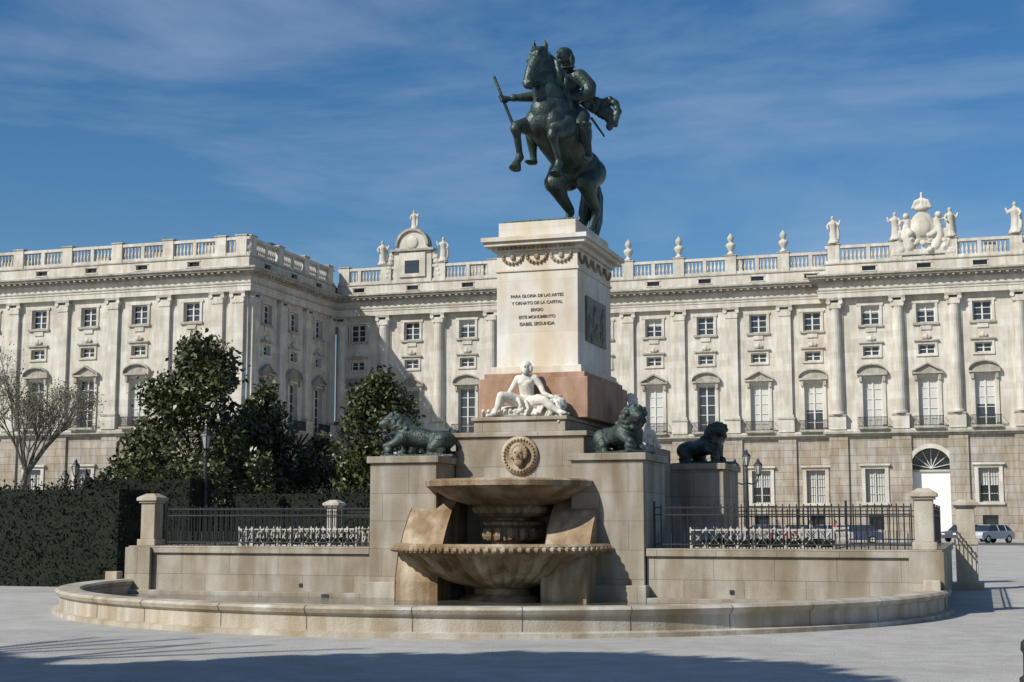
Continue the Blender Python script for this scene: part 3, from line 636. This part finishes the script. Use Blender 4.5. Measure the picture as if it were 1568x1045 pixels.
# ------------------------------------------------------------------ trees
def bare(b,p,d,L,r,depth,tips,spread=.55):
    q=p+d*L; b.tube(p,q,r,r*.72,6 if depth>2 else 4,cap=False)
    if depth==0: tips.append(q); return
    for k in range(3):
        nd=(d+Vector((random.uniform(-1,1),random.uniform(-1,1),random.uniform(-.35,.8)))*spread).normalized()
        bare(b,q,nd,L*random.uniform(.62,.86),r*.62,depth-1,tips,spread)
def magnolia(x,y,H,R,seed,n=15000):
    random.seed(seed); e=empty('magnolia_tree',(x,y,0)); b=MB(); tips=[]
    bare(b,Vector((x,y,0)),Vector((.02,.0,1)),H*.26,.2,3,tips,.8); b.build('trunk_and_limbs',BARK,e)
    cl=[]
    for k in range(70):
        t=random.random()**.85; z=H*(.06+.86*t)
        w=R*(1.0 if t<.35 else 1-.9*((t-.35)/.65)**1.5)
        a=random.uniform(0,2*pi); rr=w*random.uniform(.35,1.0)
        cl.append((x+rr*math.cos(a),y+rr*math.sin(a),z,R*random.uniform(.12,.27)))
    cl.append((x,y,H*.93,R*.2)); cl.append((x+.2,y,H*.78,R*.3)); cl.append((x,y,H*.5,R*.5)); cl.append((x,y,H*.28,R*.55))
    C=np.array(cl); idx=rng.choice(len(C),n,p=(C[:,3]**2)/(C[:,3]**2).sum())
    d=rng.normal(size=(n,3)); d/=np.linalg.norm(d,axis=1)[:,None]
    P=C[idx,:3]+d*C[idx,3:4]*(rng.uniform(0,1,(n,1))**.33)*rng.uniform(.85,1.3,(n,1)); P=P[P[:,2]>.3]
    leaves('foliage',P,.12,.45,LEAF,e)
magnolia(*at(302,50),8.3,3.0,1,22000); magnolia(*at(225,53),5.6,2.0,9,8000); magnolia(*at(405,53),6.9,2.4,2,14000); magnolia(*at(582,52),7.3,2.6,3,17000); magnolia(*at(495,55),5.0,2.1,12,9000); magnolia(*at(660,56),4.6,1.6,15,6000)
def baretree(x,y,H,seed,name='bare_tree',lv=5):
    random.seed(seed); e=empty(name,(x,y,0)); b=MB(); tips=[]
    bare(b,Vector((x,y,0)),Vector((0,0,1)),H*.27,.16*H/8,lv,tips,.5); b.build('trunk_and_branches',BARKL,e)
    T=np.array([tuple(t) for t in tips]); P=np.repeat(T,7,0)+rng.normal(size=(len(T)*7,3))*.2
    leaves('sparse_leaves',P,.045,.5,OLEAF,e)
baretree(*at(28,56),7.4,5,'bare_tree',6); baretree(*at(-60,52),8,8)
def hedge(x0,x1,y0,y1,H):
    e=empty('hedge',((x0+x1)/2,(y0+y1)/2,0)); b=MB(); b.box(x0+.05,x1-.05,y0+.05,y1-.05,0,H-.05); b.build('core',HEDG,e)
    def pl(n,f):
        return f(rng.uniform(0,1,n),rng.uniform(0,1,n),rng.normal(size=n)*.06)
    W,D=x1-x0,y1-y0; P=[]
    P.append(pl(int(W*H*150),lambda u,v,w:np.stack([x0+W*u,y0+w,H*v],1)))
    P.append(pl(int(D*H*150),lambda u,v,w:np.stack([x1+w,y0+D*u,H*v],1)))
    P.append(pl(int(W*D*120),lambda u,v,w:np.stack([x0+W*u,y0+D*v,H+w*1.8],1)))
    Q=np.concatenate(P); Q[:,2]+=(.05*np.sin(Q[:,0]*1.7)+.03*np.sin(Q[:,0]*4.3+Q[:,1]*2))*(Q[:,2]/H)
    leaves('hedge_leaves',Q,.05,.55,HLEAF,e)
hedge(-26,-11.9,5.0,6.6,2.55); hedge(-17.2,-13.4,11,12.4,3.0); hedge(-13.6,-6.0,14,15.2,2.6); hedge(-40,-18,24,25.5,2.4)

# ------------------------------------------------------------------ cars
def car(x,y,rz,colr):
    e=empty('parked_car',(x,y,0)); T=Matrix.Translation((x,y,0))@Matrix.Rotation(rz,4,'Z')
    paint=mat('car_paint',colr,tuple(c*.9 for c in colr),rough=.3,bump=0,spec=.6)
    b=MB(); b.T=T
    prof=[(-2.05,.35),(-2.1,.6),(-2.0,.88),(-1.2,.95),(1.2,.97),(1.95,.92),(2.08,.7),(2.05,.35)]
    b.ext(prof,-.84,.84); b.box(-.75,1.35,-.6,.6,1.43,1.47)
    g_=MB(); g_.T=T
    g_.add([(-1.3,-.8,.96),(1.8,-.8,.98),(1.8,.8,.98),(-1.3,.8,.96),(-.72,-.62,1.43),(1.3,-.62,1.43),(1.3,.62,1.43),(-.72,.62,1.43)],[(4,5,6,7),(0,1,5,4),(1,2,6,5),(2,3,7,6),(3,0,4,7)])
    for sx in(-.0,.95):
        for s in(-1,1): b.tube((sx+.1,s*.81,.96),(sx+.05,s*.63,1.44),.035,.035,5)
    w=MB(); w.T=T
    for xx in(-1.3,1.3):
        for s in(-1,1): w.tube((xx,s*.66,.32),(xx,s*.86,.32),.32,.32,16)
    hub=MB(); hub.T=T
    for xx in(-1.3,1.3):
        for s in(-1,1): hub.tube((xx,s*.85,.32),(xx,s*.875,.32),.18,.18,10)
    for s in(-1,1): hub.box(-2.11,-2.03,s*.6-.16,s*.6+.16,.62,.76)
    b.build('car_body',paint,e,bevel=.06); g_.build('car_windows',GLASS,e); w.build('wheels',RUB,e); hub.build('hubs_and_lights',FRAME,e)
for px,D,rz,cc in((1510,118,.9,(.45,.47,.5)),(1472,124,.9,(.06,.07,.09)),(1262,112,.1,(.4,.4,.4)),(1215,113,.15,(.20,.04,.03)),(1305,114,.1,(.05,.07,.14)),(1165,114,0,(.2,.2,.2))):
    car(*at(px,D),rz,cc)
SK=mat('skin',(.45,.28,.2),bump=0)
def person(x,y,rz,c1,c2):
    e=empty('pedestrian',(x,y,0)); T=Matrix.Translation((x,y,0))@Matrix.Rotation(rz,4,'Z')
    a=MB(); a.T=T; a.chain([((-.09,0,.92),.12),((-.1,-.12,.5),.075),((-.1,-.05,.08),.05),((-.1,-.18,.05),.045)]); a.chain([((.09,0,.92),.12),((.1,.08,.5),.075),((.1,.3,.12),.05),((.1,.2,.06),.045)])
    a.build('trousers',mat('cloth',c2,bump=0),e,remesh=.03,sm=1)
    u=MB(); u.T=T; u.chain([((0,0,.95),.16),((0,0,1.15),.15),((0,0,1.36),.17)]); u.chain([((-.17,0,1.42),.07),((.17,0,1.42),.07)])
    u.chain([((-.2,0,1.42),.06),((-.25,.08,1.15),.05),((-.24,-.05,.92),.04)]); u.chain([((.2,0,1.42),.06),((.25,-.08,1.15),.05),((.24,-.25,.98),.04)])
    u.build('jacket',mat('cloth',c1,bump=0),e,remesh=.03,sm=1)
    s=MB(); s.T=T; s.chain([((0,0,1.45),.055),((0,0,1.55),.05)]); s.sph((0,0,1.66),(.085,.1,.12)); s.sph((0,-.1,1.65),.02)
    s.build('head',SK,e,smooth=True); hh=MB(); hh.T=T; hh.sph((0,.025,1.69),(.095,.1,.11)); hh.build('hair',BARK,e,smooth=True)
person(*at(1188,90),1.2,(.1,.1,.15),(.03,.03,.05)); person(*at(1275,95),-1,(.5,.1,.08),(.05,.06,.1)); person(*at(1238,92),1.5,(.5,.5,.48),(.05,.05,.1))
bo=MB(); x,y=at(1560,15.2); bo.lathe([(.1,0),(.1,.05),(.06,.08),(.055,.3),(.08,.34),(.07,.42),(.02,.46)],x,y,14); bo.build('bollard',IRON,None,smooth=True)

def big(x,y,H,R,seed,n=6000):
    random.seed(seed); e=empty('plaza_tree',(x,y,0)); b=MB(); tips=[]
    bare(b,Vector((x,y,0)),Vector((0,0,1)),H*.35,.3,3,tips,.6); b.build('trunk_and_limbs',BARK,e)
    d=rng.normal(size=(n,3)); d/=np.linalg.norm(d,axis=1)[:,None]
    P=np.array([x,y,H*.72])+d*np.array([R,R,R*.75])*(rng.uniform(0,1,(n,1))**.4)
    leaves('foliage',P,.42,.6,LEAF,e)
big(-4.5,-25.6,14,4.8,21); big(2.5,-28.7,14.5,4.8,22); big(-9,-34,15,5,23); big(-12.0,-26.5,13,4.2,24,5000); big(11,-36,15,5,25)
baretree(-16.0,-19.8,9.5,31,'bare_tree',6); baretree(-12.5,-19.0,8,37,'bare_tree',5)

# ------------------------------------------------------------------ light, sky, camera
EL=math.radians(38); AZ=math.radians(36)
sd=Vector((-math.sin(AZ)*math.cos(EL),-math.cos(AZ)*math.cos(EL),math.sin(EL)))
su=bpy.data.lights.new('sun','SUN'); su.energy=5.0; su.angle=math.radians(.5); su.color=(1,.96,.885)
so=bpy.data.objects.new('sun',su); sc.collection.objects.link(so); so.rotation_euler=sd.to_track_quat('Z','Y').to_euler(); so.location=(0,0,60)
W=bpy.data.worlds.new('World'); sc.world=W; W.use_nodes=True; N=W.node_tree.nodes; L=W.node_tree.links
bg=N['Background']; sk=N.new('ShaderNodeTexSky'); sk.sky_type='NISHITA'; sk.sun_disc=False; sk.sun_elevation=EL; sk.sun_rotation=pi+AZ
sk.air_density=1.0; sk.dust_density=.9; sk.ozone_density=3.5
tc=N.new('ShaderNodeTexCoord'); mp=N.new('ShaderNodeMapping'); mp.inputs['Scale'].default_value=(1,1,4.5); mp.inputs['Rotation'].default_value=(.1,.2,.3)
no=N.new('ShaderNodeTexNoise'); no.inputs['Scale'].default_value=2.2; no.inputs['Detail'].default_value=8; no.inputs['Roughness'].default_value=.58; no.inputs['Distortion'].default_value=.4
cr=N.new('ShaderNodeValToRGB'); cr.color_ramp.elements[0].position=.47; cr.color_ramp.elements[1].position=.82; cr.color_ramp.elements[1].color=(.55,.55,.55,1)
mx=N.new('ShaderNodeMix'); mx.data_type='RGBA'; mx.inputs[7].default_value=(5.8,6.8,8.2,1)
hs=N.new('ShaderNodeHueSaturation'); hs.inputs['Saturation'].default_value=1.3; hs.inputs['Value'].default_value=1.05
L.new(tc.outputs['Generated'],mp.inputs[0]); L.new(mp.outputs[0],no.inputs['Vector']); L.new(no.outputs['Fac'],cr.inputs[0]); L.new(cr.outputs[0],mx.inputs[0]); L.new(sk.outputs[0],hs.inputs['Color']); L.new(hs.outputs[0],mx.inputs[6]); L.new(mx.outputs[2],bg.inputs['Color'])
bg.inputs['Strength'].default_value=.09
cam=bpy.data.cameras.new('camera'); co=bpy.data.objects.new('camera',cam); sc.collection.objects.link(co)
co.location=(9.1,-27.1,1.65); co.rotation_euler=(math.radians(97.2),0,math.radians(18)); cam.lens=50.5; cam.sensor_width=36; cam.clip_end=3000
sc.camera=co
sc.view_settings.view_transform='Standard'; sc.view_settings.look='None'; sc.view_settings.exposure=0
